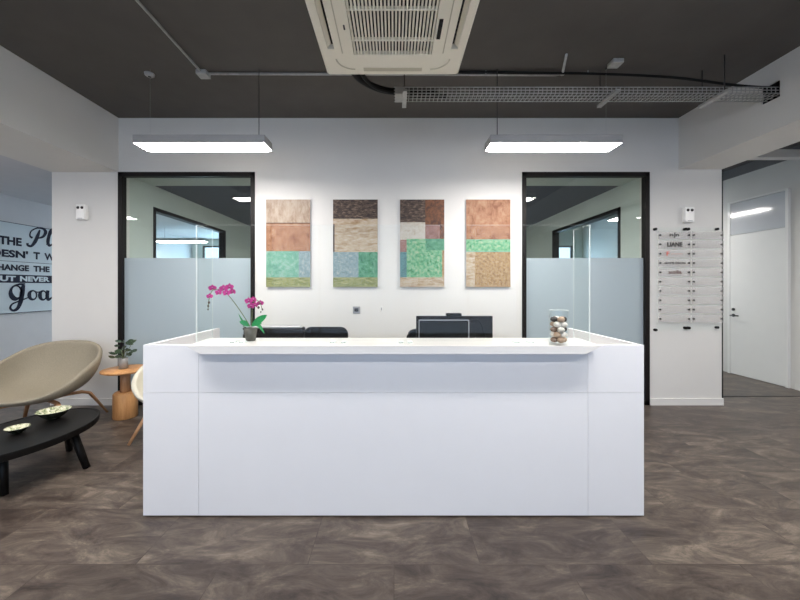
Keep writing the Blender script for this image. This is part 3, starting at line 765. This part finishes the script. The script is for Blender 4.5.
# grille: slats and crossbars
gm = MB(); n = 25
for k in range(n):
    x = GX0+(k+.5)*(GX1-GX0)/n; gm.box(x-.0055, x+.0055, GY0, GY1-.01, .004, .02)
for y in (-.35, -.118, .125): gm.box(GX0, GX1, y-.004, y+.004, .001, .022)
gm.box(GX0, GX1, GY1-.012, GY1, .001, .03); gm.box(GX0, GX1, GY0, GY0+.012, .001, .03)
gm.build('intake_grille', M['ac'], ac)
for sx in (-1, 1):
    l = MB(); x = sx*.4075
    l.prism([(x-.002, GY0+.01, .030), (x+.020, GY0+.01, .006), (x+.020, GY0+.01, .010), (x-.002, GY0+.01, .034)] if sx > 0 else
            [(x+.002, GY0+.01, .030), (x-.020, GY0+.01, .006), (x-.020, GY0+.01, .010), (x+.002, GY0+.01, .034)], (0, GY1-GY0-.09, 0))
    l.build('louver', M['ac'], ac)
    MB().tube([(x-sx*.07, GY0, .0015), (x-sx*.07, GY1-.03, .0015)], .004, 6).build('trim_line', M['ac_groove'], ac)
    arc = [(sx*(.27+.12*math.sin(a)), .30+.11*math.cos(a), .001) for a in [k*PI/2/8 for k in range(9)]]
    MB().tube(arc, .006, 6).build('corner_groove', M['ac_groove'], ac)
MB().box(-.21, .21, .395, .432, -.003, .004, .002).build('louver', M['ac_groove'], ac)
MB().prism([(GX0, -.44, .022), (GX0, -.395, .004), (GX0, -.395, .009), (GX0, -.44, .027)], (.524, 0, 0)).build('louver', M['ac'], ac)
MB().box(.276, .30, -.056, .108, -.003, .004, .001).build('receiver', M['black_plastic'], ac, label='black receiver window')
MB().box(-.298, -.288, -.01, .03, -.002, .004, .001).build('badge', M['dark_chrome'], ac, label='small grey badge')
bx('body', M['steel'], -.42, .42, -.42, .42, .05, .32, ac)
for sx in (-1, 1):
    for sy in (-1, 1): MB().tube([(sx*.40, sy*.40, .31), (sx*.40, sy*.40, CEIL-AZ)], .006, 6).build('hanger_rod', M['steel'], ac)

# ------------------------------------------------------------------ cable tray, pipes, conduits
TX0, TX1, TY, TZ = .0, 3.62, 3.272, 3.275
tr = thing('cable_tray', 'galvanised wire mesh cable tray under the ceiling, entering the right beam', 'cable tray', (0, TY, TZ))
bk = MB(); hw = .072; hh = .055
for k in range(int((TX1-TX0)/.04)+1):
    x = TX0+.02+k*.04
    if x < TX1: bk.tube([(x, -hw, hh), (x, -hw, 0), (x, hw, 0), (x, hw, hh)], .0042, 5)
for y, z in ((-hw, hh), (-hw, hh/2), (-hw, 0), (-hw/3, 0), (hw/3, 0), (hw, 0), (hw, hh)): bk.tube([(TX0, y, z+.003), (TX1, y, z+.003)], .0042, 5)
bk.build('mesh_basket', M['steel'], tr)
MB().box(.01, .10, -hw-.006, -hw-.003, -.002, hh+.004).box(.01, .10, -hw-.004, hw, -.006, -.003).build('splice_plate', M['steel'], tr)
for x in (.10, 2.02, 3.02):
    hb = MB().box(x-.02, x+.02, -.16, .13, -.03, -.006).build('support_bracket', M['steel'], tr)
    for y in ((-.12, .11) if x > 2.5 else (.11,)): MB().tube([(x, y, -.02), (x, y, CEIL-TZ)], .005, 6).build('hanger_rod', M['dark_chrome'], hb)
pp = smooth_pts([(-.36, 2.50, 3.27), (-.36, 2.70, 3.29), (-.34, 2.98, 3.325), (-.26, 3.13, 3.335), (-.12, 3.235, 3.332), (.05, 3.26, 3.324), (.4, 3.265, 3.322)], 6)
pt = thing('coolant_pipe', 'black insulated pipe from the air conditioner into the cable tray', 'pipe', (0, 0, 0))
MB().tube(pp, .03, 10).build('insulation', M['black_plastic'], pt)
q = smooth_pts([(-.28, 2.50, 3.25), (-.28, 2.75, 3.27), (-.26, 3.0, 3.305), (-.17, 3.17, 3.315), (-.03, 3.25, 3.318), (.15, 3.30, 3.312), (.5, 3.305, 3.310)], 6)
MB().tube(q, .018, 8).build('drain_hose', M['black_plastic'], pt)
cb = thing('ceiling_cable', 'black cable running along the ceiling into the right beam hole', 'cable', (0, 0, 0))
MB().tube(smooth_pts([(.10, 3.38, 3.585), (.66, 3.38, 3.585), (1.3, 3.38, 3.578), (2.0, 3.37, 3.562), (2.7, 3.35, 3.515), (3.2, 3.31, 3.425), (3.5, 3.29, 3.385), (3.75, 3.28, 3.375)], 5), .012, 8).build('sheath', M['black_plastic'], cb)
for x in (.9, 1.9): MB().tube([(x, 3.38, 3.57), (x, 3.38, CEIL)], .006, 6).build('clip', M['steel'], cb)
c1 = thing('conduit', 'thin galvanised conduit running front to back left of the air conditioner', 'conduit', (0, 0, 0))
MB().tube([(-1.885, -3.9, 3.582), (-1.885, 3.38, 3.582)], .012, 8).build('pipe', M['steel'], c1)
c1 = thing('conduit', 'thin galvanised conduit running across the ceiling behind the air conditioner', 'conduit', (0, 0, 0))
MB().tube([(-1.87, 3.40, 3.582), (1.60, 3.42, 3.582), (1.66, 3.40, 3.582), (1.56, 3.12, 3.582)], .012, 8).build('pipe', M['steel'], c1)
MB().box(-1.93, -1.83, 3.35, 3.45, 3.555, 3.598, .006).build('junction_box', M['steel'], c1)
MB().tube([(1.66, 3.40, 3.57), (1.66, 3.40, 3.595)], .02, 8).build('elbow', M['steel'], c1)
jb = thing('junction_box', 'grey ceiling junction box beside the black cable', 'junction box', (2.08, 3.24, CEIL))
MB().box(-.05, .05, -.05, .05, -.04, 0, .006).build('housing', M['steel'], jb); MB().tube([(-.02, .02, -.02), (-.05, .07, -.03)], .010, 8).build('gland', M['dark_chrome'], jb)

# ------------------------------------------------------------------ lounge chairs
def lounge_chair(lab, loc, rz, fab):
    t = thing('lounge_chair', lab, 'armchair', loc, rz)
    bm = bmesh.new(); NU, NV = 48, 14; c0 = Vector((0, -.06, .345)); rows = []
    for j in range(1, NV+1):
        v = j/NV; row = []
        for i in range(NU):
            th = 2*PI*i/NU; s_, c_ = math.sin(th), math.cos(th)
            sgn = lambda a, p_: math.copysign(abs(a)**p_, a)
            rx = .44*sgn(c_, .74); ry = (.40 if s_ > 0 else .40)*sgn(s_, .74)
            hgt = .06+.455*((1+s_)/2)**.85
            rad = math.sin(v*PI/2)**.85; up = (1-math.cos(v*PI/2))**1.15
            row.append(bm.verts.new(c0+Vector((rx*rad, ry*rad+.06*up*(s_ > 0)*s_, hgt*up))))
        rows.append(row)
    cen = bm.verts.new(c0)
    for i in range(NU): bm.faces.new((cen, rows[0][i], rows[0][(i+1)%NU]))
    for a, b_ in zip(rows, rows[1:]):
        for i in range(NU): bm.faces.new((a[i], b_[i], b_[(i+1)%NU], a[(i+1)%NU]))
    for f in bm.faces: f.smooth = True
    bmesh.ops.recalc_face_normals(bm, faces=bm.faces)
    # give the shell its upholstered thickness
    me = bpy.data.meshes.new('shell'); bm.to_mesh(me); bm.free(); me.materials.append(fab)
    o = link('shell', me, t)
    so_ = o.modifiers.new('thickness', 'SOLIDIFY'); so_.thickness = .045; so_.offset = 0; so_.use_rim = True
    bv = o.modifiers.new('soft', 'SUBSURF'); bv.levels = 1; bv.render_levels = 1
    pts = [rows_co for rows_co in []]
    for sx in (-1, 1):
        for sy in (-1, 1):
            MB().tube([(sx*.03, sy*.03-.02, .305), (sx*.23, sy*.20-.02, .300), (sx*.28, sy*.25-.02, .27), (sx*.40, sy*.36-.02, .0)], [.022, .022, .022, .015], 8, squash=(1.1, .8)).build('leg', M['oak'], t)
    MB().lathe([(0, .29), (.07, .29), (.07, .325), (0, .325)], 20, (0, -.02, 0)).build('hub', M['oak'], t)
    return t
lounge_chair('taupe upholstered shell armchair on oak legs at left of the lounge', (-3.70, 3.66, 0), math.radians(14), M['fabric'])
lounge_chair('pale shell armchair half hidden behind the desk\'s left wing', (-2.17, 3.68, 0), math.radians(12), M['fabric_pale'])

# side table and its plant
TXs, TYs = -3.06, 3.93
sd = thing('side_table', 'round honey oak side table on a thick turned base', 'side table', (TXs, TYs, 0))
MB().lathe([(0, .518), (.20, .518), (.225, .528), (.228, .545), (.22, .552), (0, .552)], 40).build('tabletop', M['honey'], sd)
MB().lathe([(0, .28), (.05, .28), (.048, .40), (.05, .518), (0, .518)], 24).build('stem', M['oak'], sd)
MB().lathe([(0, 0), (.113, 0), (.118, .01), (.116, .27), (.10, .292), (0, .295)], 20).build('base', M['honey'], sd)
pl = thing('potted_plant', 'small leafy plant in a grey pot on the side table', 'plant', (TXs-.025, TYs, .552))
MB().lathe([(0, 0), (.044, 0), (.047, .12), (.043, .12), (.041, .10), (0, .10)], 24).build('pot', M['pot_grey'], pl)
fo = MB(); rnd = random.Random(4)
def leaf(m, base, tip, wd, bend=0.0, n=6, mi=0):
    base, tip = Vector(base), Vector(tip); dv = tip-base; side = dv.cross(Vector((0, -1, .15)))
    if side.length < 1e-4: side = Vector((1, 0, 0))
    side.normalize(); prev = None
    up_ = side.cross(dv).normalized()
    for k in range(n+1):
        t = k/n; c_ = base+dv*t+Vector((0, 0, 1))*bend*math.sin(t*PI)*dv.length
        h_ = wd*math.sin(max(.02, min(1, t*.94+.05))*PI)**.75/2
        a = m.bm.verts.new(c_+side*h_+up_*h_*.25); mid = m.bm.verts.new(c_); b_ = m.bm.verts.new(c_-side*h_+up_*h_*.25)
        if prev:
            for q_ in ((prev[0], prev[1], mid, a), (prev[1], prev[2], b_, mid)):
                f = m.bm.faces.new(q_); f.smooth = True; f.material_index = mi
        prev = (a, mid, b_)
for k in range(30):
    a = rnd.uniform(0, 2*PI); rr = rnd.uniform(.01, .105); z = .12+rnd.uniform(.02, .20)
    b0 = Vector((rr*math.cos(a), rr*math.sin(a), z)); a2 = a+rnd.uniform(-.8, .8)
    leaf(fo, b0, b0+Vector((.065*math.cos(a2), .065*math.sin(a2), rnd.uniform(-.02, .035))), rnd.uniform(.026, .04))
    if k % 3 == 0: fo.tube([(rr*.1*math.cos(a), rr*.1*math.sin(a), .10), tuple(b0*.6+Vector((0, 0, .05))), tuple(b0)], .0025, 5, mi=1)
fo.build('foliage', [M['leaf_dark'], M['stem']], pl)
MB().lathe([(0, .103), (.046, .103)], 20).build('soil', M['soil'], pl)

# coffee table with bowls
TXc, TYc, TH = -2.885, 2.70, .352
ct = thing('coffee_table', 'low black oval coffee table on splayed legs, left foreground', 'coffee table', (TXc, TYc, 0))
t = MB()
def oval(r): return r
t.lathe([(0, TH-.055), (.955, TH-.055), (.985, TH-.05), (1.0, TH-.012), (1.0, TH), (.985, TH+.002), (.955, TH-.006), (0, TH-.006)], 56, sx=.375, sy=.53, smooth=False)
t.build('tabletop', M['table'], ct)
for (tx_, ty_, bx_, by_) in ((.28, .10, .375, .12), (-.01, .35, -.05, .42), (.07, -.22, .115, -.25), (-.24, -.10, -.34, -.12)):
    MB().tube([(tx_, ty_, TH-.055), (bx_, by_, 0)], [.03, .024], 4).build('leg', M['table'], ct)
def bowl(lab, x, y, r, h, group=None):
    b = thing('bowl', lab, 'bowl', (x, y, TH-.005))
    MB().lathe([(0, 0), (.36*r, 0), (.38*r, .08*h), (.62*r, .35*h), (.88*r, .78*h), (r, h)], 40).build('outside', M['bowl_out'], b)
    MB().lathe([(r, h), (.975*r, h+.002), (.84*r, .80*h), (.58*r, .40*h), (.34*r, .16*h), (0, .13*h)], 40).build('glazed_inside', M['bowl_in'], b, label='cream and green patterned inside')
bowl('larger patterned bowl with dark outside on the black coffee table', -2.93, 2.97, .115, .075)
bowl('smaller shallow patterned bowl at the near side of the coffee table', -2.925, 2.68, .073, .045)

# ------------------------------------------------------------------ orchid
OY = 2.335
ob = P(250.7, 341, OY); OX = ob.x
orc = thing('orchid', 'magenta orchid in a small dark pot on the white counter', 'plant', (OX, OY, SZ1))
O = lambda px, py, dy=0: Vector(((px-CX)/F*(OY+dy)-OX, dy, H+(CY-py)/F*(OY+dy)-SZ1))
MB().lathe([(0, 0), (.030, 0), (.044, .086), (.040, .086), (.036, .075), (0, .075)], 28).build('pot', M['pot'], orc)
MB().lathe([(0, .078), (.036, .078)], 20).build('soil', M['soil'], orc)
def olf(b_, t_, wd, bend, lab=None):
    m = MB(); leaf(m, b_, t_, wd, bend, 10); m.build('leaf', M['leaf'], orc)
olf(O(252, 326), O(267, 315, -.02), .047, .02); olf(O(249, 326), O(239.5, 321.5, -.02), .034, .10)
olf(O(253, 326), O(264.5, 333.5, -.03), .024, .28); olf(O(250, 326), O(243, 327, .06), .036, .25); olf(O(248, 325), O(238.5, 313.5, .03), .012, -.15)
olf(O(252, 326), O(262, 324, .07), .034, .2)
st1 = [O(250.5, 327), O(244, 316.5), O(236.5, 305.5), O(229, 296), O(222, 290.5), O(214, 289.5), O(210, 295), O(208.6, 303), O(208, 309.5)]
MB().tube(smooth_pts(st1, 5), .0028, 6).build('flower_stem', M['stem'], orc)
st2 = [O(251.5, 327, .01), O(252, 315, .015), O(252.5, 304, .01), O(256, 300), O(260, 303), O(262, 309)]
MB().tube(smooth_pts(st2, 5), .0024, 6).build('flower_stem', M['stem'], orc)
def flower(c, r, face):
    c = Vector(c); face = Vector(face).normalized(); sx_ = face.cross(Vector((0, 0, 1))).normalized(); sz_ = sx_.cross(face).normalized()
    m = MB()
    for an, ln, wd in ((90, .95, .62), (215, .9, .6), (325, .9, .6), (10, 1.0, 1.05), (170, 1.0, 1.05)):
        a = math.radians(an); dirv = sx_*math.cos(a)+sz_*math.sin(a); perp = face.cross(dirv)
        prev = None
        for k in range(6):
            t_ = k/5; h_ = r*wd*.5*math.sin((.08+.86*t_)*PI)**.7
            cc = c+dirv*r*ln*t_+face*(.25*r*t_*t_-.0*h_)
            v = (m.bm.verts.new(cc+perp*h_), m.bm.verts.new(cc+face*.06*r), m.bm.verts.new(cc-perp*h_))
            if prev:
                for q_ in ((prev[0], prev[1], v[1], v[0]), (prev[1], prev[2], v[2], v[1])): f = m.bm.faces.new(q_); f.smooth = True
            prev = v
    fl = m.build('flower', M['petal'], orc)
    k = MB(); k.ico(c+face*.22*r-sz_*.1*r, r*.2, 1, (1, 1, 1.3)); k.build('lip', M['lip'], fl)
    k = MB(); k.ico(c+face*.2*r+sz_*.14*r, r*.13, 1); k.build('throat', M['petal_pale'], fl)
rnd = random.Random(2)
for (px, py, r) in ((212.5, 288, .026), (209.8, 296.3, .021), (219, 292.5, .026), (224, 288.5, .029), (227, 293, .028), (229.5, 287, .027), (233, 291.5, .026),
                    (249, 301, .027), (251, 306, .025), (254, 299.5, .025), (255.5, 305, .025), (260.5, 303, .023)):
    flower(O(px, py, rnd.uniform(-.03, .01)), r, (rnd.uniform(-.5, .5), -1, rnd.uniform(-.25, .2)))
for (px, py, r) in ((209, 302.5, .008), (208.2, 306, .007), (208, 309.5, .005), (258.5, 307.5, .008), (262.5, 309.5, .006), (260.8, 312, .005)):
    MB().ico(O(px, py), r, 1, (1, 1, 1.3)).build('bud', M['bud'], orc)

# ------------------------------------------------------------------ jar of shells and pebbles
JX, JY = P(558.7, 344, 2.19).x, 2.19
jr = thing('glass_jar', 'clear glass jar filled with pebbles and shells on the counter', 'jar', (JX, JY, SZ1))
JR, JH = .058, .215
MB().lathe([(0, .0), (JR-.004, 0), (JR, .006), (JR, JH)], 40).build('glass', M['jar'], jr)
rim = MB(); rim.tube([(JR*.95*math.cos(a), JR*.95*math.sin(a), JH+.001) for a in [2*PI*k/32 for k in range(33)]], .0014, 6, caps=False); rim.build('rim', M['acrylic_edge'], jr)
pm = {'white': plain('white_shell', lin(226, 220, 210), .4, var=.08, scale=40), 'beige': plain('beige_pebble', lin(178, 152, 128), .6, var=.2, scale=40),
      'dark': plain('dark_pebble', lin(58, 54, 52), .5, var=.3, scale=40), 'brown': plain('brown_pebble', lin(124, 98, 80), .6, var=.2, scale=40)}
rnd = random.Random(11); seq = ['beige', 'white', 'brown', 'beige', 'dark', 'white', 'beige', 'white', 'dark', 'brown', 'white', 'dark', 'beige', 'white', 'white', 'brown', 'dark', 'beige', 'dark', 'white']
i = 0
for lay in range(5):
    n = 4
    for k in range(n):
        a = 2*PI*k/n+lay*.8; kind = seq[i % len(seq)]; i += 1
        rr = .0245; x = .0285*math.cos(a); y = .0285*math.sin(a); z = .012+.0175+lay*.0325
        o = MB().ico((0, 0, 0), rr, 2, (1.0, .92, .76), None, .07, i).build('pebble', pm[kind])
        o.location = (JX+x, JY+y, SZ1+z); o.rotation_euler = (rnd.uniform(-.2, .2), rnd.uniform(-.2, .2), a)
        tag(o, '%s inside the glass jar' % {'white': 'white shell piece', 'beige': 'rounded beige pebble', 'dark': 'rounded dark pebble', 'brown': 'rounded brown pebble'}[kind], 'pebble', '%s pebbles in the jar' % kind)
